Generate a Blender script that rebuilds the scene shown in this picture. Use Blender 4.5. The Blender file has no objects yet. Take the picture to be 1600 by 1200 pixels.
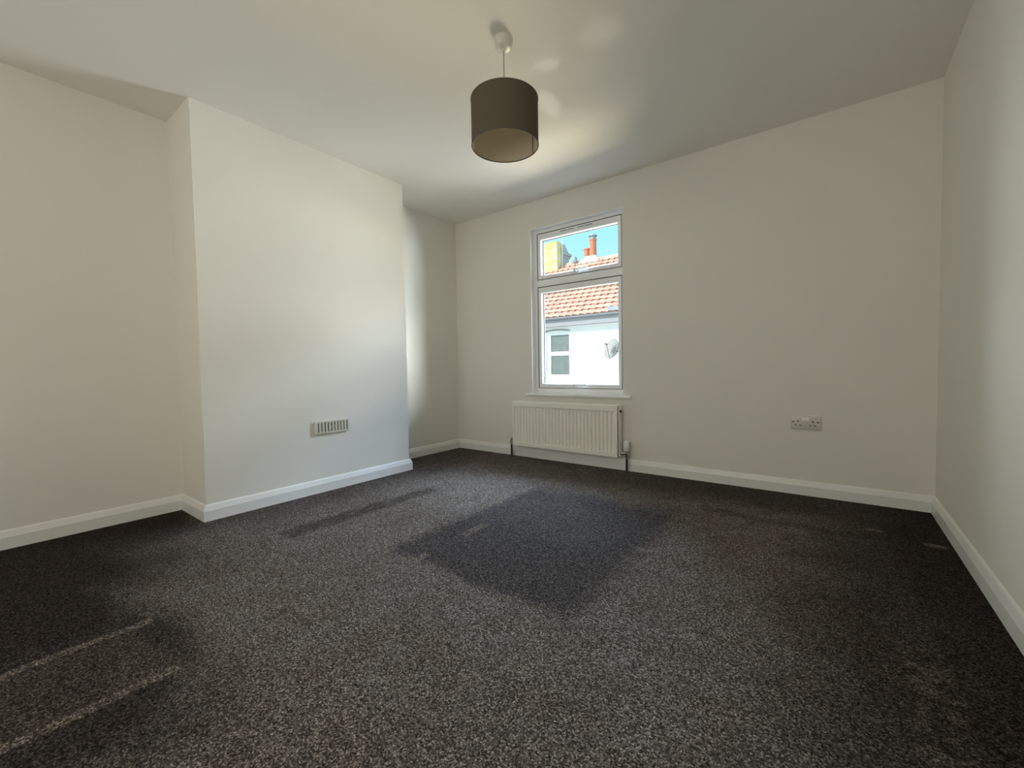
import bpy, bmesh, math, random
from mathutils import Vector, Matrix

random.seed(7)
C = bpy.context.scene.collection
SC = bpy.context.scene

# ------------------------------------------------------------------ camera
FOC, YAW, PIT, ROL, EYE = 663.05, 0.6486, -0.0383, -0.0166, 0.789
cy, sy = math.cos(YAW), math.sin(YAW)
cp, sp = math.cos(PIT), math.sin(PIT)
cr, sr = math.cos(ROL), math.sin(ROL)
right = Vector((cy, sy, 0))
fwd0 = Vector((-sy, cy, 0))
up0 = Vector((0, 0, 1))
fwd = cp * fwd0 + sp * up0
up = -sp * fwd0 + cp * up0
r2 = cr * right + sr * up
u2 = -sr * right + cr * up
cam_data = bpy.data.cameras.new('camera')
cam = bpy.data.objects.new('camera', cam_data)
C.objects.link(cam)
m = Matrix((r2, u2, -fwd)).transposed().to_4x4()
m.translation = Vector((0, 0, EYE))
cam.matrix_world = m
cam_data.sensor_fit = 'HORIZONTAL'
cam_data.sensor_width = 36
cam_data.lens = 36 * FOC / 1600
cam_data.clip_start = 0.03
cam_data.clip_end = 300
SC.camera = cam

# ------------------------------------------------------------------ room size
D, R, CB, AL, AR = 3.0547, 0.4268, 2.6539, 3.0116, 2.9854   # far wall, right wall, breast face, alcove walls
Y0, Y1, H = 0.7888, 2.1509, 2.205
BK = -1.1                                                    # wall behind the camera
WX0, WX1, WZ0, WZ1 = -2.094, -1.262, 0.566, 1.970            # window opening

# ------------------------------------------------------------------ view, world, sun, daylight
SC.view_settings.view_transform = 'Standard'
SC.view_settings.look = 'None'
SC.view_settings.exposure = 0.0
SC.view_settings.gamma = 1.0
SC.view_settings.use_curve_mapping = False
SC.cycles.max_bounces = 16
SC.cycles.diffuse_bounces = 12
SC.cycles.transparent_max_bounces = 16

world = bpy.data.worlds.new('sky')
SC.world = world
world.use_nodes = True
wn, wl = world.node_tree.nodes, world.node_tree.links
wn.clear()
wo = wn.new('ShaderNodeOutputWorld')
bg = wn.new('ShaderNodeBackground')
tc = wn.new('ShaderNodeTexCoord')
sx = wn.new('ShaderNodeSeparateXYZ')
rp = wn.new('ShaderNodeValToRGB')
wl.new(tc.outputs['Generated'], sx.inputs[0])
wl.new(sx.outputs['Z'], rp.inputs[0])
wl.new(rp.outputs[0], bg.inputs[0])
wl.new(bg.outputs[0], wo.inputs[0])
rp.color_ramp.elements[0].position = 0.0
rp.color_ramp.elements[0].color = (0.80, 0.99, 1.0, 1)
rp.color_ramp.elements[1].position = 1.0
rp.color_ramp.elements[1].color = (0.10, 0.35, 0.85, 1)
e = rp.color_ramp.elements.new(0.30)
e.color = (0.40, 0.92, 1.03, 1)
bg.inputs[1].default_value = 1.12


def sun(name, direction, strength, color, angle):
    d = bpy.data.lights.new(name, 'SUN')
    d.energy = strength
    d.color = color
    d.angle = angle
    o = bpy.data.objects.new(name, d)
    C.objects.link(o)
    o.location = (-6, -6, 12)
    o.rotation_euler = Vector(direction).to_track_quat('-Z', 'Y').to_euler()
    return o


def area(name, loc, facing, sx_, sy_, power, color):
    d = bpy.data.lights.new(name, 'AREA')
    d.shape = 'RECTANGLE'
    d.size, d.size_y = sx_, sy_
    d.energy = power
    d.color = color
    o = bpy.data.objects.new(name, d)
    C.objects.link(o)
    o.location = loc
    o.rotation_euler = Vector(facing).to_track_quat('-Z', 'Y').to_euler()
    return o


sun('sun', (0.42, 0.62, -0.66), 5.6, (1.0, 0.95, 0.86), 0.009)
# daylight that reaches the window: the sunlit street and fronts to the right, low fronts to the left, open sky above the roofs
UPS = (0.0, -0.9, 0.43)
LEV = (0.0, -1.0, 0.0)
area('sunlit_street_daylight', (4.0, 9.0, -2.3), UPS, 4.0, 4.0, 600, (1.0, 0.92, 0.72))
area('near_street_daylight', (0.6, 9.0, -2.3), UPS, 4.0, 4.0, 640, (0.95, 0.985, 1.0))
area('far_street_daylight', (-3.6, 9.3, -2.4), UPS, 4.0, 3.0, 1200, (1.0, 0.87, 0.60))
area('sunlit_front_daylight', (3.2, 11.4, 0.2), LEV, 5.5, 4.5, 1690, (0.99, 1.0, 0.97))
area('left_street_daylight', (-12.0, 9.0, 2.0), LEV, 5.0, 5.0, 1350, (0.87, 0.94, 1.0))
area('right_street_daylight', (9.0, 9.0, 1.5), LEV, 5.0, 5.0, 4200, (0.90, 0.97, 1.0))
area('high_sky_daylight', (-2.0, 11.0, 7.4), LEV, 12.0, 4.0, 8200, (0.62, 0.80, 1.0))
area('right_sky_daylight', (6.0, 10.0, 6.0), LEV, 8.0, 7.0, 800, (0.20, 0.45, 1.0))


def glint(name, target, through, dist, wide, tall, power):
    """sunlight thrown up onto the ceiling by something shiny in the street: a narrow beam through the window"""
    t_, w_ = Vector(target), Vector(through)
    d = bpy.data.lights.new(name, 'SPOT')
    d.spot_size = math.radians(1.0)
    d.spot_blend = 0.35
    d.shadow_soft_size = 0.01
    d.energy = power
    d.color = (1.0, 0.96, 0.86)
    o = bpy.data.objects.new(name, d)
    C.objects.link(o)
    o.location = t_ + (w_ - t_).normalized() * dist
    o.rotation_euler = (t_ - w_).to_track_quat('-Z', 'Y').to_euler()
    o.scale = (wide, tall, 1)
    return o


glint('car_glint', (-1.24, 2.00, H), (-1.62, 3.10, 1.77), 9.0, 0.75, 0.55, 1300)
glint('car_glint', (-1.09, 1.74, H), (-1.53, 3.10, 1.73), 9.0, 1.0, 0.16, 1200)
glint('car_glint', (-0.80, 1.72, H), (-1.45, 3.10, 1.70), 9.0, 1.3, 0.35, 650)
# fill lamp added behind the viewer in a made-up opening to brighten the room
area('rear_fill_lamp', (-1.1, BK - 0.02, 1.30), (-0.04, 1.0, -0.04), 1.9, 1.3, 20.6, (1.0, 0.99, 0.885))


# ------------------------------------------------------------------ materials
def mat(name):
    m_ = bpy.data.materials.new(name)
    m_.use_nodes = True
    return m_, m_.node_tree.nodes, m_.node_tree.links, m_.node_tree.nodes['Principled BSDF']


def simple(name, col, rough=0.5, metal=0.0, spec=0.5, bump=0.0, bscale=200.0, var=0.0, vscale=8.0):
    m_, n, l, b = mat(name)
    b.inputs['Base Color'].default_value = (*col, 1)
    b.inputs['Roughness'].default_value = rough
    b.inputs['Metallic'].default_value = metal
    b.inputs['Specular IOR Level'].default_value = spec
    t = n.new('ShaderNodeTexCoord')
    if bump > 0:
        nz = n.new('ShaderNodeTexNoise')
        nz.inputs['Scale'].default_value = bscale
        nz.inputs['Detail'].default_value = 3
        l.new(t.outputs['Object'], nz.inputs['Vector'])
        bp = n.new('ShaderNodeBump')
        bp.inputs['Strength'].default_value = bump
        bp.inputs['Distance'].default_value = 0.002
        l.new(nz.outputs['Fac'], bp.inputs['Height'])
        l.new(bp.outputs[0], b.inputs['Normal'])
    nv = n.new('ShaderNodeTexNoise')
    nv.inputs['Scale'].default_value = vscale
    nv.inputs['Detail'].default_value = 4
    l.new(t.outputs['Object'], nv.inputs['Vector'])
    mx = n.new('ShaderNodeMix')
    mx.data_type = 'RGBA'
    mx.inputs['A'].default_value = (*[c * (1 - var) for c in col], 1)
    mx.inputs['B'].default_value = (*[min(1, c * (1 + var)) for c in col], 1)
    l.new(nv.outputs['Fac'], mx.inputs['Factor'])
    l.new(mx.outputs['Result'], b.inputs['Base Color'])
    return m_


M = {}
M['wall'] = simple('wall_paint', (0.80, 0.775, 0.715), 0.85, spec=0.2, bump=0.12, bscale=260, var=0.012, vscale=3)
M['ceiling'] = simple('ceiling_paint', (0.82, 0.80, 0.75), 0.9, spec=0.15, bump=0.15, bscale=40, var=0.012, vscale=2)
M['gloss'] = simple('white_gloss_paint', (0.82, 0.81, 0.79), 0.35, bump=0.03, bscale=60, var=0.01)
M['upvc'] = simple('white_upvc', (0.91, 0.92, 0.935), 0.25, var=0.004)
M['gasket'] = simple('black_gasket', (0.03, 0.03, 0.035), 0.6)
M['rad'] = simple('radiator_enamel', (0.88, 0.86, 0.785), 0.35, var=0.006)
M['dark'] = simple('dark_void', (0.02, 0.02, 0.02), 0.8)
M['chrome'] = simple('dull_chrome', (0.45, 0.43, 0.41), 0.28, metal=1.0)
M['pipe'] = simple('dark_pipe', (0.06, 0.05, 0.045), 0.4, metal=0.6)
M['plastic'] = simple('white_plastic', (0.66, 0.62, 0.58), 0.35, var=0.004)
M['valvehead'] = simple('valve_head_plastic', (0.86, 0.85, 0.82), 0.4, var=0.004)
M['switch'] = simple('switch_plastic', (0.84, 0.83, 0.80), 0.3, var=0.004)
M['cream'] = simple('cream_plastic', (0.62, 0.60, 0.52), 0.45, var=0.01)
M['shade'] = simple('taupe_shade_fabric', (0.118, 0.098, 0.068), 0.9, spec=0.1, bump=0.35, bscale=900, var=0.05, vscale=300)
M['lining'] = simple('shade_lining', (0.50, 0.44, 0.34), 0.7, spec=0.2, var=0.02)
M['trimtape'] = simple('shade_trim', (0.10, 0.085, 0.07), 0.8)
M['cord'] = simple('grey_flex', (0.42, 0.41, 0.39), 0.5)
M['rose'] = simple('rose_plastic', (0.70, 0.67, 0.59), 0.35)
M['render'] = simple('white_render', (0.86, 0.86, 0.84), 0.9, bump=0.3, bscale=30, var=0.02)
M['gutter'] = simple('grey_gutter', (0.27, 0.28, 0.31), 0.5, var=0.05)
M['fascia'] = simple('grey_fascia', (0.33, 0.33, 0.36), 0.6, var=0.08)
M['lintel'] = simple('grey_lintel', (0.28, 0.27, 0.26), 0.8, var=0.1)
M['pot'] = simple('terracotta', (0.62, 0.22, 0.12), 0.8, var=0.15, vscale=6)
M['lead'] = simple('lead_grey', (0.36, 0.40, 0.46), 0.5, metal=0.3, var=0.15, vscale=6)
M['mortar'] = simple('pale_mortar', (0.70, 0.62, 0.50), 0.95, bump=0.5, bscale=20, var=0.2, vscale=5)
M['stackside'] = simple('grey_stone', (0.55, 0.52, 0.50), 0.95, bump=0.5, bscale=15, var=0.25, vscale=5)
M['dish'] = simple('grey_mesh_metal', (0.16, 0.16, 0.165), 0.5, metal=0.2)
M['road'] = simple('pale_asphalt', (0.30, 0.29, 0.28), 0.9, var=0.1)
M['whitepole'] = simple('white_pole', (0.85, 0.85, 0.86), 0.4)


def glass_mat(name, tint, refl):
    m_ = bpy.data.materials.new(name)
    m_.use_nodes = True
    n, l = m_.node_tree.nodes, m_.node_tree.links
    n.clear()
    o = n.new('ShaderNodeOutputMaterial')
    tr = n.new('ShaderNodeBsdfTransparent')
    tr.inputs[0].default_value = (*tint, 1)
    gl = n.new('ShaderNodeBsdfGlossy')
    gl.inputs['Roughness'].default_value = 0.0
    lw = n.new('ShaderNodeLayerWeight')
    lw.inputs['Blend'].default_value = 0.5
    p5 = n.new('ShaderNodeMath')
    p5.operation = 'POWER'
    p5.inputs[1].default_value = 5.0
    l.new(lw.outputs['Facing'], p5.inputs[0])
    fr = n.new('ShaderNodeMath')
    fr.operation = 'MULTIPLY_ADD'
    fr.inputs[1].default_value = 1.0 - refl
    fr.inputs[2].default_value = refl
    l.new(p5.outputs[0], fr.inputs[0])
    mx = n.new('ShaderNodeMixShader')
    l.new(fr.outputs[0], mx.inputs[0])
    l.new(tr.outputs[0], mx.inputs[1])
    l.new(gl.outputs[0], mx.inputs[2])
    l.new(mx.outputs[0], o.inputs[0])
    return m_


M['glass'] = glass_mat('window_glass', (0.975, 0.985, 0.98), 0.04)
M['farpane'] = simple('far_window_pane', (0.17, 0.20, 0.19), 0.15, spec=0.6, var=0.35, vscale=7)


def tile_mat():
    m_, n, l, b = mat('clay_roof_tiles')
    t = n.new('ShaderNodeTexCoord')
    n1 = n.new('ShaderNodeTexNoise')
    n1.inputs['Scale'].default_value = 4.0
    n1.inputs['Detail'].default_value = 5
    l.new(t.outputs['Object'], n1.inputs['Vector'])
    r1 = n.new('ShaderNodeValToRGB')
    r1.color_ramp.elements[0].position = 0.3
    r1.color_ramp.elements[0].color = (0.62, 0.36, 0.27, 1)
    r1.color_ramp.elements[1].position = 0.7
    r1.color_ramp.elements[1].color = (0.78, 0.58, 0.45, 1)
    l.new(n1.outputs['Fac'], r1.inputs[0])
    l.new(r1.outputs[0], b.inputs['Base Color'])
    b.inputs['Roughness'].default_value = 0.9
    return m_


M['tile'] = tile_mat()
M['tile_edge_shade'] = simple('tile_edge_shade', (0.36, 0.17, 0.12), 0.95, var=0.2)  # lip faces darkened to paint the shadow line of each course


def stone_mat():
    """large scored blocks with yellow lichen"""
    m_, n, l, b = mat('lichened_stone')
    t = n.new('ShaderNodeTexCoord')
    n1 = n.new('ShaderNodeTexNoise')
    n1.inputs['Scale'].default_value = 3.5
    n1.inputs['Detail'].default_value = 6
    l.new(t.outputs['Object'], n1.inputs['Vector'])
    r1 = n.new('ShaderNodeValToRGB')
    r1.color_ramp.elements[0].position = 0.36
    r1.color_ramp.elements[0].color = (0.72, 0.64, 0.20, 1)
    r1.color_ramp.elements[1].position = 0.66
    r1.color_ramp.elements[1].color = (0.82, 0.75, 0.58, 1)
    l.new(n1.outputs['Fac'], r1.inputs[0])
    l.new(r1.outputs[0], b.inputs['Base Color'])
    b.inputs['Roughness'].default_value = 0.95
    return m_


M['stone'] = stone_mat()


class NG:
    """small helper for maths on node sockets"""

    def __init__(s, n, l):
        s.n, s.l = n, l

    def v(s, sock, x):
        if isinstance(x, (int, float)):
            sock.default_value = x
        else:
            s.l.new(x, sock)

    def m(s, op, a, b=0.0, c=0.0, clamp=False):
        q = s.n.new('ShaderNodeMath')
        q.operation = op
        q.use_clamp = clamp
        s.v(q.inputs[0], a)
        s.v(q.inputs[1], b)
        s.v(q.inputs[2], c)
        return q.outputs[0]

    def ss(s, x, a, b):
        """smooth 0..1 as x goes a..b"""
        q = s.n.new('ShaderNodeMapRange')
        q.interpolation_type = 'SMOOTHSTEP'
        s.v(q.inputs[0], x)
        q.inputs[1].default_value = a
        q.inputs[2].default_value = b
        return q.outputs[0]

    def noise(s, vec, scale, detail=2, rough=0.5):
        q = s.n.new('ShaderNodeTexNoise')
        q.inputs['Scale'].default_value = scale
        q.inputs['Detail'].default_value = detail
        q.inputs['Roughness'].default_value = rough
        s.l.new(vec, q.inputs['Vector'])
        return q.outputs['Fac']

    def mix(s, f, a, b):
        q = s.n.new('ShaderNodeMix')
        q.data_type = 'RGBA'
        s.v(q.inputs['Factor'], f)
        for k, c in (('A', a), ('B', b)):
            if isinstance(c, tuple):
                q.inputs[k].default_value = (*c, 1)
            else:
                s.l.new(c, q.inputs[k])
        return q.outputs['Result']


def carpet_mat():
    m_, n, l, b = mat('carpet')
    g = NG(n, l)
    tcn = n.new('ShaderNodeTexCoord')
    P = tcn.outputs['Object']
    s = n.new('ShaderNodeSeparateXYZ')
    l.new(P, s.inputs[0])
    wob = g.m('MULTIPLY', g.m('SUBTRACT', g.noise(P, 5.0, 4, 0.6), 0.5), 0.16)
    wob2 = g.m('MULTIPLY', g.m('SUBTRACT', g.noise(P, 9.0, 4, 0.6), 0.5), 0.10)
    x = g.m('ADD', s.outputs['X'], wob2)
    y = g.m('ADD', s.outputs['Y'], wob)

    # the tufts: light and dark flecks
    vor = n.new('ShaderNodeTexVoronoi')
    vor.inputs['Scale'].default_value = 215
    l.new(P, vor.inputs['Vector'])
    sepc = n.new('ShaderNodeSeparateColor')
    l.new(vor.outputs['Color'], sepc.inputs[0])
    nA = g.noise(P, 235, 3, 0.75)
    mixv = g.m('ADD', g.m('MULTIPLY', nA, 0.80), g.m('MULTIPLY', sepc.outputs[0], 0.20))
    fleck = n.new('ShaderNodeValToRGB')
    fleck.color_ramp.elements[0].position = 0.33
    fleck.color_ramp.elements[0].color = (0.008, 0.007, 0.006, 1)
    fleck.color_ramp.elements[1].position = 0.70
    fleck.color_ramp.elements[1].color = (0.56, 0.505, 0.495, 1)
    e1 = fleck.color_ramp.elements.new(0.46)
    e1.color = (0.068, 0.060, 0.057, 1)
    e2 = fleck.color_ramp.elements.new(0.57)
    e2.color = (0.172, 0.154, 0.149, 1)
    l.new(mixv, fleck.inputs[0])

    # worn, paler walkway in the middle against darker, less trodden edges; lens vignetting painted in too
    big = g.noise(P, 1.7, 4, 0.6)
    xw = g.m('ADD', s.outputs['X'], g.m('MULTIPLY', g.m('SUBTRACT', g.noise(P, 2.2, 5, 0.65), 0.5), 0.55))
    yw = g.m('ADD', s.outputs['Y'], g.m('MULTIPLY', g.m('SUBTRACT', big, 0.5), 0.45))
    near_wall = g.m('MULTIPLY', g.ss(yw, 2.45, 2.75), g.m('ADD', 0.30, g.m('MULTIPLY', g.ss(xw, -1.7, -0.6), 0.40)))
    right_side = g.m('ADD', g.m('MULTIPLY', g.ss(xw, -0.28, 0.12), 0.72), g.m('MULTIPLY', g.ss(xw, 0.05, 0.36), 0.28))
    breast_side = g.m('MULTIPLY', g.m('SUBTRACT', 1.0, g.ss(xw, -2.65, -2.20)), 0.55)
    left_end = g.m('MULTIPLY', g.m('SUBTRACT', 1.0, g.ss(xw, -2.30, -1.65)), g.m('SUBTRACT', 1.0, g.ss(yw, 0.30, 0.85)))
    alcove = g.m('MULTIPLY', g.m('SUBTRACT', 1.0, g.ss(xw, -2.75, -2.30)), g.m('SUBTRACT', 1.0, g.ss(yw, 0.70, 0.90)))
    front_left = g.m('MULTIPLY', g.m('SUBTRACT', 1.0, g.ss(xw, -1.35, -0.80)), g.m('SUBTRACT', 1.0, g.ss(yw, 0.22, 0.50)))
    unworn_vignette = g.m('MAXIMUM', g.m('MAXIMUM', near_wall, right_side), g.m('MAXIMUM', breast_side, left_end))
    unworn_vignette = g.m('MAXIMUM', unworn_vignette, g.m('MAXIMUM', alcove, front_left))
    wear_vignette = g.m('SUBTRACT', 1.0, unworn_vignette, clamp=True)

    # dark square where a rug lay
    rx = g.m('MULTIPLY', g.ss(x, -1.60, -1.50), g.m('SUBTRACT', 1.0, g.ss(x, -0.72, -0.56)))
    ry = g.m('MULTIPLY', g.ss(y, 1.08, 1.17), g.m('SUBTRACT', 1.0, g.ss(y, 2.18, 2.42)))
    rug = g.m('MULTIPLY', rx, ry)

    # lines pressed into the pile by furniture
    def line(px, py, x0, x1, y0, y1, soft):
        a = g.m('MULTIPLY', g.ss(px, x0 - soft, x0), g.m('SUBTRACT', 1.0, g.ss(px, x1, x1 + soft)))
        c = g.m('MULTIPLY', g.ss(py, y0 - soft, y0), g.m('SUBTRACT', 1.0, g.ss(py, y1, y1 + soft)))
        return g.m('MULTIPLY', a, c)
    xs = g.m('ADD', s.outputs['X'], g.m('MULTIPLY', wob, 0.12))
    ys = g.m('ADD', s.outputs['Y'], g.m('MULTIPLY', wob2, 0.12))
    darkm = line(x, y, -2.13, -2.07, 0.95, 1.85, 0.06)
    darkm = g.m('MAXIMUM', darkm, g.m('MULTIPLY', line(x, y, -0.55, 0.25, 2.44, 2.47, 0.05), 0.7))
    darkm = g.m('MAXIMUM', darkm, line(xs, ys, -1.80, -1.765, -0.6, 0.33, 0.02))
    darkm = g.m('MAXIMUM', darkm, line(xs, ys, -1.73, -1.38, 0.365, 0.372, 0.008))
    darkm = g.m('MAXIMUM', darkm, line(xs, ys, -1.36, -1.33, -0.6, 0.30, 0.03))
    lightm = line(xs, ys, -1.745, -1.725, -0.6, 0.35, 0.016)
    lightm = g.m('MAXIMUM', lightm, line(xs, ys, -1.405, -1.385, -0.6, 0.33, 0.016))
    lightm = g.m('MAXIMUM', lightm, g.m('MULTIPLY', line(xs, ys, -2.605, -2.598, 2.2, 2.98, 0.008), 0.8))
    for (a0, a1, b0, b1) in ((-1.41, -1.38, 1.44, 1.60), (-1.39, -1.37, 1.13, 1.19), (-1.55, -1.53, 1.11, 1.16),
                             (-0.66, -0.61, 1.755, 1.77), (0.135, 0.18, 2.575, 2.59), (0.33, 0.38, 2.49, 2.51)):
        lightm = g.m('MAXIMUM', lightm, line(xs, ys, a0, a1, b0, b1, 0.018))
    block = line(x, y, -1.70, -1.42, -0.8, 0.30, 0.05)
    block2 = line(x, y, -1.02, -0.90, -0.3, 0.26, 0.04)
    lightm = g.m('MAXIMUM', lightm, g.m('MULTIPLY', g.m('MAXIMUM', block, block2), 0.30))
    scuff = line(x, y, 0.18, 0.22, 1.10, 1.55, 0.05)
    scuff = g.m('MULTIPLY', scuff, g.ss(g.noise(P, 14, 4, 0.6), 0.42, 0.62))
    lightm = g.m('MAXIMUM', lightm, g.m('MULTIPLY', scuff, 0.6))
    lightm = g.m('MULTIPLY', lightm, g.ss(g.noise(P, 30, 4, 0.7), 0.25, 0.5))

    col = g.mix(1.0, fleck.outputs[0], fleck.outputs[0])
    hsv = n.new('ShaderNodeMix')
    hsv.data_type = 'RGBA'
    hsv.blend_type = 'MULTIPLY'
    hsv.inputs['Factor'].default_value = 1.0
    blot = g.noise(P, 7.0, 5, 0.65)
    lightt = g.mix(g.ss(blot, 0.35, 0.65), (1.10, 1.03, 0.96), (1.24, 1.22, 1.20))
    tint = g.mix(wear_vignette, (0.26, 0.222, 0.205), lightt)
    tint = g.mix(g.m('MULTIPLY', rug, 0.92), tint, (0.50, 0.50, 0.54))
    tint = g.mix(g.m('MULTIPLY', g.m('MULTIPLY', darkm, g.ss(g.noise(P, 12, 5, 0.7), 0.2, 0.5)), 0.7), tint, (0.34, 0.315, 0.30))
    tint = g.mix(g.m('MULTIPLY', lightm, 0.6), tint, (1.45, 1.36, 1.24))
    l.new(col, hsv.inputs['A'])
    l.new(tint, hsv.inputs['B'])
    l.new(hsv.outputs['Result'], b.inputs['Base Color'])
    b.inputs['Roughness'].default_value = 1.0
    b.inputs['Specular IOR Level'].default_value = 0.05
    b.inputs['Sheen Weight'].default_value = 0.0
    bp = n.new('ShaderNodeBump')
    bp.inputs['Strength'].default_value = 0.8
    bp.inputs['Distance'].default_value = 0.006
    hgt = g.m('ADD', g.m('MULTIPLY', mixv, 1.0), g.m('MULTIPLY', g.noise(P, 60, 3, 0.6), 0.6))
    hgt = g.m('SUBTRACT', hgt, g.m('MULTIPLY', darkm, 0.5))
    l.new(hgt, bp.inputs['Height'])
    l.new(bp.outputs[0], b.inputs['Normal'])
    return m_


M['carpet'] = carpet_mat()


# ------------------------------------------------------------------ mesh helpers
class MB:
    """collects shapes into one mesh object"""

    def __init__(s):
        s.bm = bmesh.new()

    def box(s, x0, x1, y0, y1, z0, z1):
        vs = [s.bm.verts.new(p) for p in ((x0, y0, z0), (x1, y0, z0), (x1, y1, z0), (x0, y1, z0),
                                          (x0, y0, z1), (x1, y0, z1), (x1, y1, z1), (x0, y1, z1))]
        for f in ((3, 2, 1, 0), (4, 5, 6, 7), (0, 1, 5, 4), (1, 2, 6, 5), (2, 3, 7, 6), (3, 0, 4, 7)):
            s.bm.faces.new([vs[i] for i in f])
        return s

    def rbox(s, x0, x1, y0, y1, z0, z1, bev=0.002, seg=2):
        t = bmesh.new()
        u = MB.__new__(MB)
        u.bm = t
        MB.box(u, x0, x1, y0, y1, z0, z1)
        bmesh.ops.bevel(t, geom=list(t.edges), offset=bev, segments=seg, affect='EDGES', profile=0.5)
        s.merge(t)
        return s

    def merge(s, t):
        me = bpy.data.meshes.new('tmp')
        t.to_mesh(me)
        t.free()
        s.bm.from_mesh(me)
        bpy.data.meshes.remove(me)

    def prism(s, a, b, prof_a, prof_b):
        """loft between two closed loops of points"""
        va = [s.bm.verts.new(p) for p in prof_a]
        vb = [s.bm.verts.new(p) for p in prof_b]
        k = len(va)
        for i in range(k):
            s.bm.faces.new((va[i], va[(i + 1) % k], vb[(i + 1) % k], vb[i]))
        s.bm.faces.new(va[::-1])
        s.bm.faces.new(vb)
        return s

    def tube(s, pts, r, seg=12, cap=True):
        pts = [Vector(p) for p in pts]
        rs = r if isinstance(r, (list, tuple)) else [r] * len(pts)
        rings = []
        for i, p in enumerate(pts):
            d = (pts[min(i + 1, len(pts) - 1)] - pts[max(i - 1, 0)])
            d.normalize()
            q = d.to_track_quat('Z', 'Y')
            rings.append([s.bm.verts.new(p + q @ Vector((rs[i] * math.cos(2 * math.pi * k / seg),
                                                         rs[i] * math.sin(2 * math.pi * k / seg), 0))) for k in range(seg)])
        for a, b_ in zip(rings, rings[1:]):
            for k in range(seg):
                s.bm.faces.new((a[k], a[(k + 1) % seg], b_[(k + 1) % seg], b_[k]))
        if cap:
            s.bm.faces.new(rings[0][::-1])
            s.bm.faces.new(rings[-1])
        return s

    def lathe(s, prof, cx=0, cy_=0, cz=0, seg=48, closed=False):
        """prof: (r, z) pairs turned about a vertical axis"""
        rings = []
        for r, z in prof:
            if r < 1e-6:
                rings.append([s.bm.verts.new((cx, cy_, cz + z))])
            else:
                rings.append([s.bm.verts.new((cx + r * math.cos(2 * math.pi * k / seg),
                                              cy_ + r * math.sin(2 * math.pi * k / seg), cz + z)) for k in range(seg)])
        pairs = list(zip(rings, rings[1:]))
        if closed:
            pairs.append((rings[-1], rings[0]))
        for a, b_ in pairs:
            for k in range(seg):
                k2 = (k + 1) % seg
                if len(a) == 1 and len(b_) == 1:
                    continue
                if len(a) == 1:
                    s.bm.faces.new((a[0], b_[k2], b_[k]))
                elif len(b_) == 1:
                    s.bm.faces.new((a[k], a[k2], b_[0]))
                else:
                    s.bm.faces.new((a[k], a[k2], b_[k2], b_[k]))
        return s

    def build(s, name, material, parent=None, smooth=None):
        bmesh.ops.recalc_face_normals(s.bm, faces=list(s.bm.faces))
        me = bpy.data.meshes.new(name)
        s.bm.to_mesh(me)
        s.bm.free()
        mats = material if isinstance(material, (list, tuple)) else [material]
        for mm in mats:
            me.materials.append(mm)
        if smooth is not None:
            me.polygons.foreach_set('use_smooth', [True] * len(me.polygons))
            me.set_sharp_from_angle(angle=math.radians(smooth))
        o = bpy.data.objects.new(name, me)
        C.objects.link(o)
        if parent is not None:
            o.parent = parent
            o.matrix_parent_inverse = parent_world(parent).inverted()
        return o


def parent_world(o):
    w = Matrix.Translation(o.location)
    return parent_world(o.parent) @ o.matrix_parent_inverse @ w if o.parent else w


def empty(name, loc):
    o = bpy.data.objects.new(name, None)
    o.location = loc
    o.empty_display_size = 0.1
    C.objects.link(o)
    return o


def tag(o, label, cat, group=None, kind=None):
    o['label'] = label
    o['category'] = cat
    if group:
        o['group'] = group
    if kind:
        o['kind'] = kind
    return o


# ------------------------------------------------------------------ the room shell
T = 0.125
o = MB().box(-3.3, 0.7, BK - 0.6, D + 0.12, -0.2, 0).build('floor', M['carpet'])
tag(o, 'speckled grey brown carpet with a dark square patch', 'floor', kind='structure')
o = MB().box(-3.3, 0.7, BK - 0.6, D + 0.125, H, H + 0.2).build('ceiling', M['ceiling'])
tag(o, 'plain white plastered ceiling above the pendant lamp', 'ceiling', kind='structure')

b = MB()
b.box(-3.3, WX0, D, D + T, 0, H).box(WX1, 0.7, D, D + T, 0, H)
b.box(WX0, WX1, D, D + T, 0, WZ0).box(WX0, WX1, D, D + T, WZ1, H)
o = b.build('wall_far', M['wall'])
bm = bmesh.new()
bm.from_mesh(o.data)
bmesh.ops.remove_doubles(bm, verts=bm.verts, dist=1e-5)
bm.to_mesh(o.data)
bm.free()
tag(o, 'off-white painted wall holding the window, behind the radiator', 'wall', kind='structure')
o = MB().box(R, R + 0.2, BK, D, 0, H).build('wall_right', M['wall'])
tag(o, 'off-white painted wall at the right edge', 'wall', kind='structure')
o = MB().box(-3.25, -AL, BK, Y0 + 0.05, 0, H).box(-3.25, -AR, Y1 - 0.05, D, 0, H).build('wall_left', M['wall'])
tag(o, 'off-white painted alcove wall set back behind the chimney breast', 'wall', kind='structure')
b = MB()
t = bmesh.new()
u = MB.__new__(MB)
u.bm = t
u.box(-3.2, -CB, Y0, Y1, 0, H)
vert = [ed for ed in t.edges if abs(ed.verts[0].co.z - ed.verts[1].co.z) > 1 and ed.verts[0].co.x > -2.7]
bmesh.ops.bevel(t, geom=vert, offset=0.004, segments=3, affect='EDGES')
b.merge(t)
o = b.build('chimney_breast', M['wall'], smooth=50)
tag(o, 'off-white chimney breast jutting into the room, with a small vent low down', 'chimney breast', kind='structure')
b = MB()
b.box(-3.3, -2.1, BK - 0.2, BK, 0, H).box(-0.1, 0.7, BK - 0.2, BK, 0, H)
b.box(-2.1, -0.1, BK - 0.2, BK, 2.0, H)
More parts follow.
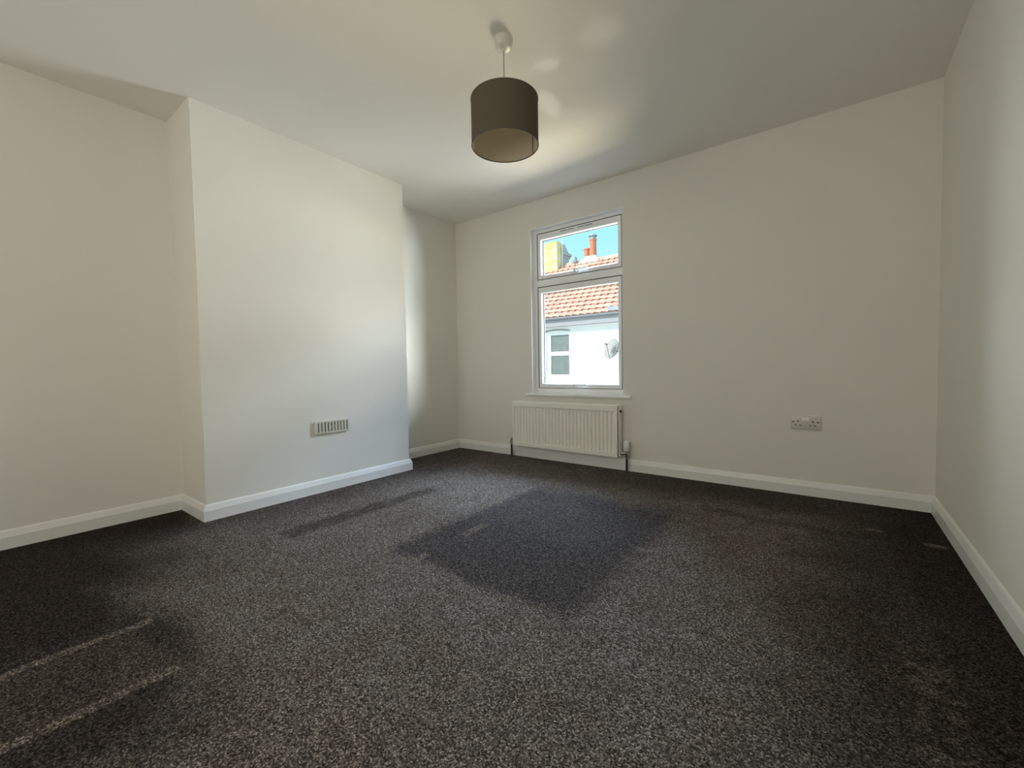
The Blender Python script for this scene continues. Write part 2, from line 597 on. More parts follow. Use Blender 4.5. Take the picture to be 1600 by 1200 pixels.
b.box(-3.3, 0.7, BK - 0.6, BK - 0.5, 0, H).box(-2.3, -2.2, BK - 0.5, BK - 0.2, 0, H).box(0.0, 0.1, BK - 0.5, BK - 0.2, 0, H)  # unseen box added behind the opening to shut out the sun
o = b.build('wall_back', M['wall'])
tag(o, 'off-white painted wall with a wide opening added for the fill lamp, behind the viewer', 'wall', kind='structure')

# ---- skirting boards: one profile swept along each wall with mitred ends
SK = [(0.0, 0.0), (0.016, 0.0), (0.016, 0.055), (0.0145, 0.059), (0.0075, 0.080), (0.004, 0.0855), (0.0, 0.0865)]


def skirting(name, pts, label):
    """pts: floor line of the wall, room on the left of the walking direction; ends mitred by (dx, dy) hints"""
    b_ = MB()
    P = [Vector((p[0], p[1])) for p in pts]
    n_ = len(P)
    dirs = [(P[i + 1] - P[i]).normalized() for i in range(n_ - 1)]
    nor = [Vector((-d.y, d.x)) for d in dirs]
    loops = []
    for i in range(n_):
        if i == 0:
            off = nor[0] + SKM.get((name, 'a'), 0) * dirs[0]
        elif i == n_ - 1:
            off = nor[-1] + SKM.get((name, 'b'), 0) * dirs[-1]
        else:
            s_ = nor[i - 1] + nor[i]
            off = s_ / (1 + nor[i - 1].dot(nor[i]))
        loops.append([(P[i].x + off.x * a_, P[i].y + off.y * a_, z_) for a_, z_ in SK])
    vs = [[b_.bm.verts.new(p) for p in lp] for lp in loops]
    k = len(SK)
    for va, vb in zip(vs, vs[1:]):
        for i in range(k):
            b_.bm.faces.new((va[i], va[(i + 1) % k], vb[(i + 1) % k], vb[i]))
    b_.bm.faces.new(vs[0][::-1])
    b_.bm.faces.new(vs[-1])
    o_ = b_.build(name, M['gloss'])
    tag(o_, label, 'skirting board', kind='structure')


SKM = {}
# inside corners: the end of the run slopes back (+1 at the start, -1 at the end)
for nm in ('baseboard_far', 'baseboard_right', 'baseboard_alcove', 'baseboard_left', 'baseboard_back'):
    SKM[(nm, 'a')] = 1.0
    SKM[(nm, 'b')] = -1.0
SKM[('baseboard_breast', 'a')] = 1.0
SKM[('baseboard_breast', 'b')] = -1.0
skirting('baseboard_right', [(R, BK), (R, D)], 'white skirting board running along the right wall')
skirting('baseboard_far', [(R, D), (-AR, D)], 'white skirting board under the window and socket')
skirting('baseboard_alcove', [(-AR, D), (-AR, Y1)], 'short white skirting board in the alcove beside the window wall')
skirting('baseboard_breast', [(-AR, Y1), (-CB, Y1), (-CB, Y0), (-AL, Y0)], 'white skirting board wrapping the chimney breast')
skirting('baseboard_left', [(-AL, Y0), (-AL, BK)], 'white skirting board in the alcove at the left edge')

# ------------------------------------------------------------------ window
FY = D + 0.050           # room face of the fixed frame
win = empty('window_1', (-1.68, FY, WZ0))
tag(win, 'white two-light casement window above the radiator', 'window', kind='structure')
SX0, SX1 = -2.048, -1.292
US = (1.545, 1.930)      # upper sash z
LS = (0.612, 1.474)      # lower sash z
b = MB()
fb = FY + 0.065
b.rbox(WX0 - 0.012, SX0 - 0.011, FY, fb, WZ0, WZ1, 0.003)
b.rbox(SX1 + 0.004, WX1 + 0.012, FY, fb, WZ0, WZ1, 0.003)
b.rbox(SX0 - 0.013, SX1 + 0.006, FY + 0.0004, fb, US[1] + 0.008, WZ1 + 0.004, 0.003)
b.rbox(SX0 - 0.013, SX1 + 0.006, FY + 0.0004, fb, LS[1] + 0.008, US[0] - 0.004, 0.003)
b.rbox(SX0 - 0.013, SX1 + 0.006, FY + 0.0004, fb, WZ0, LS[0] - 0.004, 0.003)
b.build('frame', M['upvc'], win, smooth=40)


def sash(z0, z1, top_w, bot_w, handle_x):
    FS = FY - 0.006
    bk = FY + 0.040
    gx0, gx1 = SX0 + 0.036, SX1 - 0.030
    gz0, gz1 = z0 + bot_w, z1 - top_w
    s_ = MB()
    # bevelled bead toward the glass on the room side, square rebate outside
    outer = [(SX0, z0), (SX1, z0), (SX1, z1), (SX0, z1)]
    inner = [(gx0, gz0), (gx1, gz0), (gx1, gz1), (gx0, gz1)]

    def ring(pts_, y):
        return [s_.bm.verts.new((p[0], y, p[1])) for p in pts_]

    def shrink(pts_, d):
        return [(pts_[0][0] + d, pts_[0][1] + d), (pts_[1][0] - d, pts_[1][1] + d),
                (pts_[2][0] - d, pts_[2][1] - d), (pts_[3][0] + d, pts_[3][1] - d)]
    loops = [ring(outer, bk), ring(outer, FS + 0.003), ring(shrink(outer, 0.003), FS), ring(shrink(inner, -0.007), FS),
             ring(shrink(inner, -0.005), FS + 0.004), ring(inner, FS + 0.022), ring(inner, bk)]
    for a, c in zip(loops, loops[1:] + loops[:1]):
        for i in range(4):
            s_.bm.faces.new((a[i], a[(i + 1) % 4], c[(i + 1) % 4], c[i]))
    so = s_.build('sash', M['upvc'], win)
    gk = MB()
    for (xa, xb, za, zb) in ((SX0 - 0.012, SX0 + 0.004, z0 - 0.004, z1 + 0.008), (SX1 - 0.004, SX1 + 0.004, z0 - 0.004, z1 + 0.004),
                             (SX0, SX1, z1 - 0.004, z1 + 0.009), (SX0, SX1, z0 - 0.004, z0 + 0.004)):
        gk.box(xa, xb, FY + 0.004, FY + 0.02, za, zb)
    for (xa, xb, za, zb) in ((gx0 - 0.003, gx0 + 0.005, gz0, gz1), (gx1 - 0.003, gx1 + 0.003, gz0, gz1), (gx0, gx1, gz0 - 0.003, gz0 + 0.003), (gx0, gx1, gz1 - 0.003, gz1 + 0.003)):
        gk.box(xa, xb, FY + 0.022, FY + 0.030, za, zb)
    gk.build('gasket', M['gasket'], so)
    gl = MB()
    gl.box(gx0 - 0.006, gx1 + 0.006, FY + 0.030, FY + 0.034, gz0 - 0.006, gz1 + 0.006)
    gl.build('glass_pane', M['glass'], so)
    h_ = MB()
    hz = z0 + 0.022
    h_.rbox(handle_x - 0.020, handle_x + 0.020, FS - 0.012, FS + 0.001, hz - 0.012, hz + 0.012, 0.004)
    h_.tube([(handle_x, FS - 0.010, hz), (handle_x, FS - 0.028, hz)], 0.008)
    h_.rbox(handle_x - 0.012, handle_x + 0.115, FS - 0.038, FS - 0.024, hz + 0.001, hz + 0.014, 0.005)
    h_.build('handle', M['upvc'], so, smooth=40)
    return so, FS


up_sash, FS = sash(US[0], US[1], 0.054, 0.036, -1.678)
lo_sash, FS = sash(LS[0], LS[1], 0.050, 0.038, -1.690)
v = MB()
v.rbox(-1.845, -1.475, FS - 0.010, FS + 0.001, 1.899, 1.921, 0.004)
v.build('trickle_vent', M['upvc'], up_sash, smooth=40)
v = MB()
for (xa, xb) in ((-1.815, -1.748), (-1.744, -1.688), (-1.655, -1.592), (-1.588, -1.525)):
    v.box(xa, xb, FS - 0.0106, FS - 0.002, 1.9075, 1.9125)
v.build('vent_slots', M['gasket'], up_sash)
b = MB()
b.rbox(WX0 - 0.055, WX1 + 0.062, D - 0.030, D + 0.001, 0.545, 0.5665, 0.004)
b.rbox(WX0 + 0.001, WX1 - 0.001, D - 0.002, FY + 0.004, 0.5655, 0.5670, 0.0003)
b.build('sill', M['upvc'], win, smooth=40)
b = MB()
b.box(WX0, WX0 + 0.003, D - 0.0005, FY + 0.002, WZ0, WZ1).box(WX1 - 0.003, WX1, D - 0.0005, FY + 0.002, WZ0, WZ1)
b.box(WX0, WX1, D - 0.0005, FY + 0.002, WZ1 - 0.003, WZ1)
b.build('reveal_lining', M['upvc'], win)
b = MB()
b.box(WX0 + 0.002, WX1 - 0.002, fb, D + T + 0.06, WZ0 - 0.02, WZ0 + 0.004)
b.build('outer_sill', M['render'], win)

# ------------------------------------------------------------------ radiator
rad = empty('radiator', (-1.765, 2.995, 0))
tag(rad, 'cream ribbed panel radiator fixed to the wall under the window', 'radiator')
RX0, RX1, RZ0, RZ1, RYF = -2.250, -1.277, 0.108, 0.491, 2.965
NR = 29
b = MB()
bm = b.bm
xs_ = []
pitch = (RX1 - 0.022 - (RX0 + 0.014)) / NR
for k in range(NR):
    xa = RX0 + 0.014 + k * pitch
    for fr_ in (0.0, 0.13, 0.22, 0.32, 0.42, 0.70, 0.80, 0.90):
        xs_.append((xa + fr_ * pitch, 0.0 if fr_ < 0.2 else (0.5 if fr_ in (0.22, 0.90) else (0.9 if fr_ in (0.32, 0.80) else 1.0))))
xs_ = [(RX0, 0.0), (RX0 + 0.006, 0.0)] + xs_ + [(RX1 - 0.012, 0.0), (RX1, 0.0)]
zs_ = [(RZ0, 0), (RZ0 + 0.030, 0), (RZ0 + 0.036, 0.5), (RZ0 + 0.044, 1), (RZ1 - 0.050, 1), (RZ1 - 0.042, 0.5), (RZ1 - 0.037, 0), (RZ1, 0)]
grid = [[bm.verts.new((x_, RYF + 0.0115 * d_ * e_, z_)) for (x_, d_) in xs_] for (z_, e_) in zs_]
for i in range(len(zs_) - 1):
    for j in range(len(xs_) - 1):
        bm.faces.new((grid[i][j], grid[i][j + 1], grid[i + 1][j + 1], grid[i + 1][j]))
# folded-back rim
rim = [grid[0][j] for j in range(len(xs_))] + [grid[i][-1] for i in range(1, len(zs_))] + \
      [grid[-1][j] for j in range(len(xs_) - 2, -1, -1)] + [grid[i][0] for i in range(len(zs_) - 2, 0, -1)]
back = [bm.verts.new((v_.co.x, RYF + 0.016, v_.co.z)) for v_ in rim]
for i in range(len(rim)):
    bm.faces.new((rim[i], back[i], back[(i + 1) % len(rim)], rim[(i + 1) % len(rim)]))
bm.faces.new(back)
b.build('front_panel', M['rad'], rad, smooth=25)
MB().rbox(RX0 + 0.004, RX1 - 0.004, 3.012, 3.024, RZ0 + 0.01, RZ1 - 0.01, 0.003).build('rear_panel', M['rad'], rad)
b = MB()
b.rbox(RX0 - 0.001, RX1 + 0.012, RYF + 0.018, RYF + 0.023, RZ1 - 0.003, RZ1 + 0.007, 0.002)
b.rbox(RX0 - 0.001, RX1 + 0.012, 3.020, 3.026, RZ1 - 0.003, RZ1 + 0.006, 0.002)
k = 0
x_ = RX0 + 0.004
while x_ < RX1 + 0.006:
    b.box(x_, x_ + 0.006, RYF + 0.020, 3.024, RZ1 - 0.001, RZ1 + 0.003)
    x_ += 0.0155
b.build('top_grille', M['rad'], rad, smooth=40)
for nm_, xa, xb in (('side_panel', RX0 - 0.003, RX0 + 0.004), ('side_panel', RX1 + 0.004, RX1 + 0.012)):
    MB().rbox(xa, xb, RYF + 0.017, 3.027, RZ0 + 0.002, RZ1 + 0.004, 0.003).build(nm_, M['rad'], rad, smooth=40)
MB().tube([(RX1 + 0.011, 2.995, RZ1 - 0.040), (RX1 + 0.020, 2.995, RZ1 - 0.040)], 0.011, 8).tube(
    [(RX1 + 0.020, 2.995, RZ1 - 0.040), (RX1 + 0.027, 2.995, RZ1 - 0.040)], 0.005, 8).build('bleed_valve', M['pipe'], rad, smooth=40)['label'] = 'dark bleed valve plug'
for xb in (-2.05, -1.48):
    MB().box(xb - 0.015, xb + 0.015, 3.023, D - 0.0005, 0.16, 0.44).build('wall_bracket', M['rad'], rad)
# thermostatic valve on the right
VX, VY = -1.217, 3.000
tv = MB()
tv.tube([(VX, VY, 0.10), (VX, VY, 0.118), (VX, VY, 0.122), (VX, VY, 0.150), (VX, VY, 0.163)], [0.012, 0.012, 0.0145, 0.0145, 0.011], 6)
tv.tube([(VX, VY, 0.136), (VX - 0.026, VY, 0.136), (VX - 0.027, VY, 0.136), (RX1 + 0.010, VY, 0.136)], [0.010, 0.010, 0.013, 0.013], 6)
valve = tv.build('thermostatic_valve', M['chrome'], rad, smooth=30)
valve['label'] = 'chrome valve body'
hd = MB()
hd.lathe([(0, 0.160), (0.0175, 0.160), (0.019, 0.164), (0.0195, 0.176), (0.021, 0.178), (0.021, 0.222), (0.0185, 0.230), (0.012, 0.234), (0, 0.234)], VX, VY, 0, 32)
for k in range(16):
    a_ = 2 * math.pi * k / 16
    hd.tube([(VX + 0.0205 * math.cos(a_), VY + 0.0205 * math.sin(a_), 0.184), (VX + 0.0205 * math.cos(a_), VY + 0.0205 * math.sin(a_), 0.220)], 0.0017, 6)
hd.build('valve_head', M['valvehead'], valve, smooth=40)['label'] = 'white plastic valve head'
MB().tube([(VX, VY, 0.0), (VX, VY, 0.108)], 0.0085, 14).build('supply_pipe', M['pipe'], rad, smooth=40)['label'] = 'dark pipe rising from carpet'
LX = -2.290
lv = MB()
lv.tube([(LX, VY, 0.105), (LX, VY, 0.150), (LX, VY, 0.153), (LX, VY, 0.165)], [0.012, 0.012, 0.008, 0.007], 8)
lv.tube([(LX, VY, 0.136), (RX0 + 0.001, VY, 0.136)], 0.010, 8)
lv.build('lockshield_valve', M['chrome'], rad, smooth=30)['label'] = 'small chrome valve'
MB().tube([(LX, VY, 0.0), (LX, VY, 0.112)], 0.0085, 14).build('supply_pipe', M['pipe'], rad, smooth=40)['label'] = 'dark pipe rising from carpet'

# ------------------------------------------------------------------ pendant lamp
LPX, LPY = -1.149, 1.495
lamp = empty('pendant_lamp', (LPX, LPY, H))
tag(lamp, 'taupe drum pendant lampshade hanging from the white ceiling rose', 'lamp')
b = MB()
b.lathe([(0, 0), (0.040, 0), (0.0405, -0.006), (0.0385, -0.020), (0.038, -0.030), (0.034, -0.038), (0.024, -0.043), (0.010, -0.044), (0.008, -0.050), (0, -0.050)], LPX, LPY, H, 40)
b.build('ceiling_rose', M['rose'], lamp, smooth=40)['label'] = 'white plastic ceiling rose'
ZT, ZB, RS = 1.946, 1.753, 0.145
b = MB().tube([(LPX, LPY, H - 0.048), (LPX, LPY, ZT + 0.005)], 0.0032, 10)
b.build('cord', M['cord'], lamp, smooth=60)['label'] = 'thin grey flex'
b = MB()
b.lathe([(RS, ZT), (RS, ZB), (RS - 0.0012, ZB), (RS - 0.0012, ZT)], LPX, LPY, 0, 96, closed=True)
shade = b.build('lamp_shade', M['shade'], lamp, smooth=40)
shade['label'] = 'taupe fabric drum shade'
b = MB()
b.lathe([(RS - 0.0013, ZT - 0.001), (RS - 0.0013, ZB + 0.0015), (RS - 0.0022, ZB + 0.0015), (RS - 0.0022, ZT - 0.001)], LPX, LPY, 0, 96, closed=True)
b.build('shade_lining', M['lining'], shade, smooth=40)['label'] = 'pale beige lining'
for zz in (ZT, ZB):
    rr = MB()
    pr = [(RS + 0.0004 + 0.0022 * math.cos(a_ * math.pi / 4), zz + 0.0028 * math.sin(a_ * math.pi / 4)) for a_ in range(8)]
    rr.lathe([(p[0] - 0.001, p[1]) for p in pr], LPX, LPY, 0, 96, closed=True)
    rr.build('shade_rim', M['trimtape'], shade, smooth=60)['label'] = 'dark rolled rim'
# seam of the lining, on the right side
a_ = math.atan2(0.604, 0.797) + 0.50
sm = MB()
sx_, sy_ = LPX + (RS - 0.003) * math.cos(a_), LPY + (RS - 0.003) * math.sin(a_)
sm.tube([(sx_, sy_, ZB + 0.003), (sx_, sy_, ZT - 0.003)], 0.0028, 6)
sm.build('seam', M['shade'], shade)
b = MB()
for k in range(3):
    a_ = 2 * math.pi * k / 3 + 0.4
    b.tube([(LPX + 0.018 * math.cos(a_), LPY + 0.018 * math.sin(a_), ZT - 0.012), (LPX + (RS - 0.002) * math.cos(a_), LPY + (RS - 0.002) * math.sin(a_), ZT - 0.002)], 0.0018, 8)
b.lathe([(0.021 + 0.002 * math.cos(q * math.pi / 3), ZT - 0.012 + 0.002 * math.sin(q * math.pi / 3)) for q in range(6)], LPX, LPY, 0, 32, closed=True)
b.build('shade_carrier', M['rose'], lamp, smooth=50)
b = MB()
b.lathe([(0, 0.008), (0.006, 0.008), (0.010, 0.0), (0.0195, -0.010), (0.0195, -0.050), (0.014, -0.052), (0.014, -0.060), (0, -0.060)], LPX, LPY, ZT, 32)
b.build('lamp_holder', M['rose'], lamp, smooth=40)

# ------------------------------------------------------------------ double socket
PX0, PX1, PZ0, PZ1 = -0.2035, -0.0545, 0.3925, 0.4768
sk = empty('double_socket', ((PX0 + PX1) / 2, D, (PZ0 + PZ1) / 2))
tag(sk, 'white double plug socket on the wall right of the radiator', 'socket')
b = MB()
b.rbox(PX0, PX1, D - 0.0095, D, PZ0, PZ1, 0.004, 3)
b.build('face_plate', M['plastic'], sk, smooth=40)
cxm = (PX0 + PX1) / 2
for dx in (-0.0092, 0.0092):
    s_ = MB()
    s_.prism(None, None,
             [(cxm + dx - 0.0080, D - 0.0090, 0.4475), (cxm + dx - 0.0080, D - 0.0150, 0.4475), (cxm + dx - 0.0080, D - 0.0115, 0.4650), (cxm + dx - 0.0080, D - 0.0090, 0.4650)],
             [(cxm + dx + 0.0080, D - 0.0090, 0.4475), (cxm + dx + 0.0080, D - 0.0150, 0.4475), (cxm + dx + 0.0080, D - 0.0115, 0.4650), (cxm + dx + 0.0080, D - 0.0090, 0.4650)])
    s_.build('switch', M['switch'], sk)
for (ex, ez, holes) in ((0, 0, ((-0.1895, 0.4385, 0.0042, 0.0024), (-0.166, 0.4405, 0.0024, 0.0042), (-0.1775, 0.4195, 0.0044, 0.0018), (-0.1545, 0.4185, 0.0044, 0.0018))),
                        (0, 0, ((-0.0935, 0.4400, 0.0024, 0.0042), (-0.0695, 0.4380, 0.0042, 0.0024), (-0.1050, 0.4185, 0.0044, 0.0018), (-0.0830, 0.4180, 0.0044, 0.0018)))):
    s_ = MB()
    for hx, hz, wx, wz in holes:
        s_.box(hx - wx * 1.15, hx + wx * 1.15, D - 0.0098, D - 0.004, hz - wz * 1.15, hz + wz * 1.15)
    s_.build('outlet', M['dark'], sk)['label'] = 'dark pin slots'

# ------------------------------------------------------------------ air vent on the chimney breast
VXF = -CB + 0.014
VA, VB, V0, V1 = 1.388, 1.626, 0.381, 0.4605
av = empty('air_vent', (-CB, (VA + VB) / 2, (V0 + V1) / 2))
tag(av, 'small cream slotted air vent low on the chimney breast', 'vent')
b = MB()
b.box(-CB, VXF, VA, VB, V0, V0 + 0.010).box(-CB, VXF, VA, VB, V1 - 0.010, V1)
slot0, slotN = VA + 0.026, VB - 0.012
sp_ = (slotN - slot0) / 9
edges_ = []
sw = 0.0045
prev = VA
for k in range(10):
    c_ = slot0 + k * sp_
    b.box(-CB, VXF, prev, c_ - sw, V0 + 0.010, V1 - 0.010)
    prev = c_ + sw
    if k in (4, 5):
        zc = (V0 + V1) / 2
        b.box(-CB, VXF, c_ - sw, c_ + sw, zc - 0.005, zc + 0.005)
b.box(-CB, VXF, prev, VB, V0 + 0.010, V1 - 0.010)
b.build('grille', M['cream'], av)
MB().box(-CB, -CB + 0.004, VA + 0.004, VB - 0.004, V0 + 0.004, V1 - 0.004).build('vent_opening', M['dark'], av)['label'] = 'dark gap behind the slats'
for k in (-1, 1):
    zc = (V0 + V1) / 2
    ycs = slot0 + 4.5 * sp_ + k * 0.5 * sp_
    MB().tube([(VXF - 0.001, ycs, zc), (VXF + 0.0015, ycs, zc)], 0.003, 10).build('screw', M['chrome'], av)

# ------------------------------------------------------------------ street and the house across it
o = MB().box(-16, 5, D + T + 0.3, 30, -2.95, -2.85).build('ground', M['road'])
tag(o, 'pale street surface below the window', 'street', kind='structure')

HF = 12.0                # front of the house across the street
hs = empty('terraced_house', (-6.5, HF, -2.85))
tag(hs, 'white rendered terraced house with pale clay tile roof across the street', 'house')
HWX0, HWX1, HWZ0, HWZ1 = -7.66, -6.74, 0.44, 1.90
b = MB()
b.box(-13, HWX0, HF, HF + 0.3, -2.85, 2.40).box(HWX1, -1.5, HF, HF + 0.3, -2.85, 2.40)
b.box(HWX0, HWX1, HF, HF + 0.3, -2.85, HWZ0).box(HWX0, HWX1, HF, HF + 0.3, HWZ1, 2.40)
b.box(-13, -12.7, HF + 0.3, HF + 7, -2.85, 2.40).box(-1.8, -1.5, HF + 0.3, HF + 7, -2.85, 2.40).box(-13, -1.5, HF + 6.7, HF + 7, -2.85, 2.40)
b.build('front_wall', M['render'], hs)
b = MB()
wf = HF + 0.06
b.box(HWX0, -7.50, wf, wf + 0.08, HWZ0, HWZ1).box(-6.80, HWX1, wf, wf + 0.08, HWZ0, HWZ1)
b.box(-7.50, -6.80, wf, wf + 0.08, HWZ0, 0.535).box(-7.50, -6.80, wf, wf + 0.08, 1.16, 1.29).box(-7.50, -6.80, wf, wf + 0.08, 1.83, HWZ1)
fw = b.build('window', M['whitepole'], hs)
MB().box(-7.505, -6.795, wf + 0.03, wf + 0.05, 1.285, 1.835).build('pane', M['farpane'], fw)
MB().box(-7.505, -6.795, wf + 0.03, wf + 0.05, 0.53, 1.165).build('pane', M['farpane'], fw)
b = MB()
la, lb = [], []
for k in range(13):
    tt = k / 12
    x_ = -7.70 + tt * 0.95
    z_ = 1.93 + 0.045 * (1 - (2 * tt - 1) ** 2)
    la.append((x_, z_))
prof = la + [(x_, z_ + 0.045) for x_, z_ in reversed(la)]
b.prism(None, None, [(x_, HF - 0.03, z_) for x_, z_ in prof], [(x_, HF + 0.05, z_) for x_, z_ in prof])
b.build('window_lintel', M['lintel'], hs)
# eaves
MB().box(-13, -1.5, HF - 0.20, HF + 0.02, 2.09, 2.30).build('fascia', M['fascia'], hs)
b = MB()
gp = [(HF - 0.21 - 0.055 + 0.055 * math.cos(a_), 2.36 + 0.06 * math.sin(a_)) for a_ in [math.pi + k * math.pi / 8 for k in range(9)]]
gp = gp + [(y_ * 1.0 + (0.006 if y_ < HF - 0.265 else -0.006), z_ + 0.006) for y_, z_ in reversed(gp)]
b.prism(None, None, [(-13, y_, z_) for y_, z_ in gp], [(-1.5, y_, z_) for y_, z_ in gp])
b.build('gutter', M['gutter'], hs, smooth=40)
MB().tube([(-5.235, HF - 0.14, 2.30), (-5.235, HF - 0.14, 2.50)], 0.045, 12).box(-5.30, -4.9, HF - 0.30, HF - 0.05, 2.42, 2.53).build('eaves_kneeler', M['lead'], hs)
# roof: wavy interlocking tiles in courses
SL = 0.70
EY, EZ = HF - 0.27, 2.36
slen = math.hypot(1, SL)
dirv = Vector((0, 1 / slen, SL / slen))
norv = Vector((0, -SL / slen, 1 / slen))
ridge_y = 15.45
L_ = (ridge_y - EY) * slen
NC = 15
ga = L_ / NC
b = MB()
per = 0.24
nx = int(11.5 / per * 8)
for c_ in range(NC):
    rows = []
    for (q_, hh) in ((0.0, 0.0), (0.0, 0.055), (1.04, 0.012)):
        row = []
        for i in range(nx + 1):
            x_ = -13 + 11.5 * i / nx
            ph = (x_ / per + 0.25 * c_) * 2 * math.pi
            wv = 0.016 * math.sin(ph) + 0.008 * math.sin(2 * ph + 0.6)
            p = Vector((x_, EY, EZ)) + dirv * (ga * (c_ + q_)) + norv * (hh + (wv if hh > 0 else 0))
            row.append(b.bm.verts.new(p))
        rows.append(row)
    for kk, (r0, r1) in enumerate(zip(rows, rows[1:])):
        for i in range(nx):
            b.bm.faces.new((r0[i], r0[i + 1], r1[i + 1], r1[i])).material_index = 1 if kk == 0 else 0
rz = EZ + (ridge_y - EY) * SL
b.prism(None, None, [(-13, EY + 0.05, EZ - 0.03), (-13, ridge_y, rz - 0.03), (-13, ridge_y + 3.5, EZ - 0.03)],
        [(-1.5, EY + 0.05, EZ - 0.03), (-1.5, ridge_y, rz - 0.03), (-1.5, ridge_y + 3.5, EZ - 0.03)])
roof = b.build('roof', [M['tile'], M['tile_edge_shade']], hs, smooth=50)
b = MB()
x_ = -13.0
while x_ < -1.6:
    b.tube([(x_, ridge_y, rz - 0.02), (x_ + 0.44, ridge_y, rz - 0.02)], [0.10, 0.112], 12)
    x_ += 0.45
b.build('ridge_tiles', M['tile'], hs, smooth=50)

# small stack with terracotta pots on the ridge
cs = MB()
cs.prism(None, None, [(-8.15, 15.15, 4.40), (-7.15, 15.15, 4.40), (-7.15, 15.75, 4.40), (-8.15, 15.75, 4.40)],
         [(-8.05, 15.20, 4.95), (-7.25, 15.20, 4.95), (-7.25, 15.70, 4.95), (-8.05, 15.70, 4.95)])
cs.prism(None, None, [(-8.05, 15.20, 4.95), (-7.25, 15.20, 4.95), (-7.25, 15.70, 4.95), (-8.05, 15.70, 4.95)],
         [(-7.86, 15.32, 5.14), (-7.46, 15.32, 5.14), (-7.46, 15.58, 5.14), (-7.86, 15.58, 5.14)])
stk = cs.build('chimney_stack', M['mortar'], hs)
stk['label'] = 'pale mortar-capped chimney base'
b = MB()
px_, py_ = -7.595, 15.45
b.lathe([(0.135, 5.10), (0.128, 5.55), (0.128, 5.72), (0.145, 5.73), (0.145, 5.78), (0.12, 5.78), (0.10, 5.70), (0.10, 5.12)], px_, py_, 0, 28, closed=True)
pot = b.build('chimney_pot', M['pot'], stk, smooth=40)
pot['label'] = 'tall terracotta pot'
b = MB()
b.lathe([(0.155, 5.89), (0.17, 5.90), (0.165, 5.93), (0.08, 5.97), (0, 5.98), ], px_, py_, 0, 28)
b.lathe([(0.118, 5.76), (0.118, 5.90), (0.10, 5.90), (0.10, 5.76)], px_, py_, 0, 28, closed=True)
b.build('cowl', M['lead'], stk, smooth=40)['label'] = 'grey metal cowl on the tall pot'
b = MB()
b.lathe([(0.105, 5.10), (0.098, 5.40), (0.125, 5.41), (0.125, 5.46), (0.09, 5.46), (0.085, 5.12)], -7.865, 15.45, 0, 24, closed=True)
b.build('chimney_pot', M['pot'], stk, smooth=40)['label'] = 'short terracotta pot'
# dark ventilation terminal between the two stacks
b = MB()
b.lathe([(0.045, 4.70), (0.045, 4.92), (0.085, 4.95), (0.10, 5.05), (0.085, 5.16), (0.04, 5.20), (0, 5.20)], -8.33, 15.30, 0, 20)
b.build('vent_terminal', M['lead'], hs, smooth=50)['label'] = 'grey roof vent terminal'

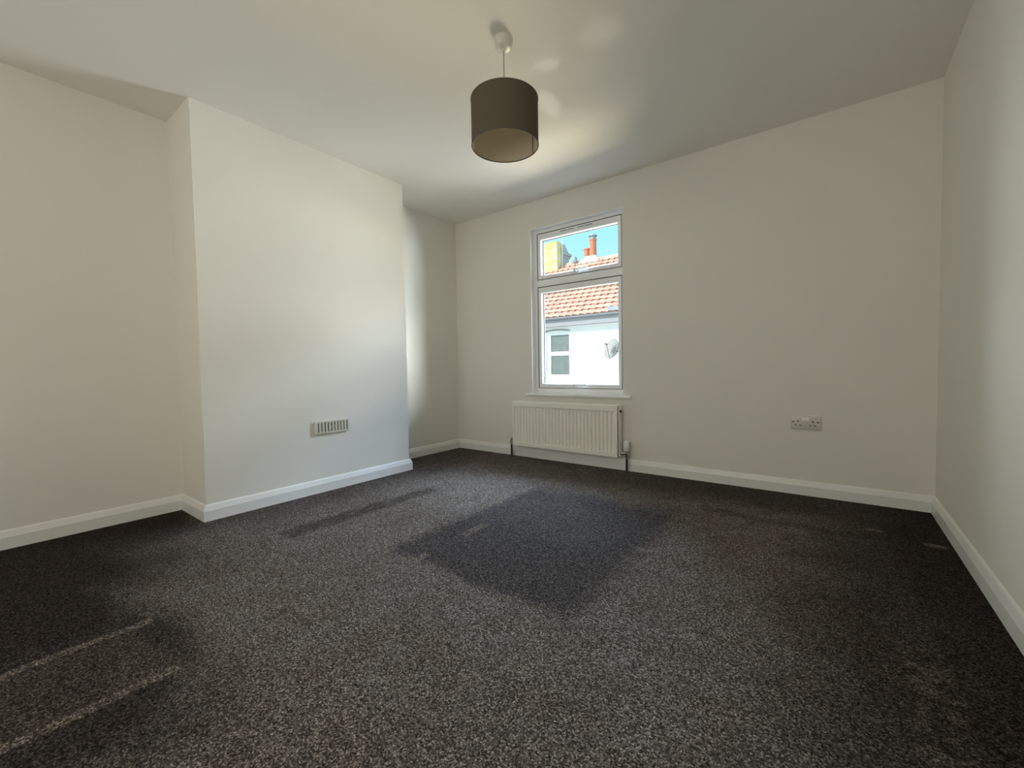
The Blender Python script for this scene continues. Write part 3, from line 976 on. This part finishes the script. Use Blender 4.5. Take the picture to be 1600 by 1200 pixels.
# big stone stack on the left, yellow with lichen on its sunny front
BX0, BX1 = -10.3, -8.975
st = MB()
zc = 4.2
hts = [4.2, 4.73, 5.06, 5.42, 5.62, 5.90]
for z0_, z1_ in zip(hts, hts[1:]):
    st.rbox(BX0, BX1, 15.0, 15.34, z0_ + 0.008, z1_ - 0.008, 0.02, 1)
st.box(BX0 + 0.02, BX1 - 0.02, 15.02, 15.32, 4.2, 5.86)
bigs = st.build('chimney_stack', M['stone'], hs)
bigs['label'] = 'big stone chimney stack yellowed by lichen'
b = MB()
b.box(BX0 + 0.05, BX1 - 0.03, 15.34, 16.02, 4.0, 5.50)
b.rbox(BX0, BX1 + 0.07, 15.36, 16.12, 5.44, 5.56, 0.02, 1)
b.prism(None, None, [(BX1 + 0.03, 15.34, 5.56), (BX1 + 0.03, 15.9, 5.56), (BX0, 15.9, 5.56), (BX0, 15.34, 5.56)],
        [(BX1 - 0.03, 15.34, 5.90), (BX1 - 0.06, 15.74, 5.90), (BX0, 15.74, 5.90), (BX0, 15.34, 5.90)])
for k, (zz, ex) in enumerate(((5.40, 0.05), (5.36, 0.03), (4.95, 0.02), (4.75, 0.05))):
    b.rbox(BX0, BX1 - 0.03 + ex, 15.40, 16.02 + ex, zz - 0.03, zz + 0.03, 0.01, 1)
b.build('stack_cap', M['stackside'], bigs)['label'] = 'grey shaded corbelled brick behind the stone face'
b = MB().tube([(-8.905, 15.30, 4.45), (-8.905, 15.30, 6.0)], 0.022, 10)
b.build('vent_pipe', M['whitepole'], hs, smooth=60)['label'] = 'thin white pipe beside the stack'

# ------------------------------------------------------------------ satellite dish on the white wall
sd = empty('satellite_dish', (-5.06, HF, 1.10))
tag(sd, 'grey mesh satellite dish on the white wall across the street', 'satellite dish')
dc = Vector((-5.12, HF - 0.30, 1.26))
ax = Vector((-0.30, -0.85, 0.32)).normalized()
q = ax.to_track_quat('Z', 'Y')
b = MB()
RD = 0.25


def dpt(r_, a_):
    return dc + q @ Vector((r_ * math.cos(a_), r_ * math.sin(a_) * 1.15, 0.35 * r_ * r_ / RD))


for k in range(1, 7):
    r_ = RD * k / 6
    b.tube([dpt(r_, 2 * math.pi * i / 28) for i in range(29)], 0.008 if k < 6 else 0.012, 5, cap=False)
for i in range(28):
    a_ = 2 * math.pi * i / 28
    b.tube([dpt(RD * j / 5, a_) for j in range(6)], 0.006, 5)
b.build('reflector', M['dish'], sd)
b = MB().tube([dc, dc + Vector((0.10, 0.16, -0.05)), (-4.98, HF, 1.13)], 0.018, 8)
b.tube([dc + Vector((0.10, 0.16, -0.05)), (-5.03, HF - 0.02, 0.78)], 0.016, 8)
b.build('bracket', M['dish'], sd)
tip = dc + ax * 0.32 + Vector((0.0, 0, 0.05))
b = MB().tube([dpt(RD, -1.57), tip], 0.010, 8)
b.build('feed_arm', M['dish'], sd)
b = MB().tube([tip - ax * 0.02, tip + ax * 0.06], 0.028, 10)
b.build('receiver', M['dish'], sd)
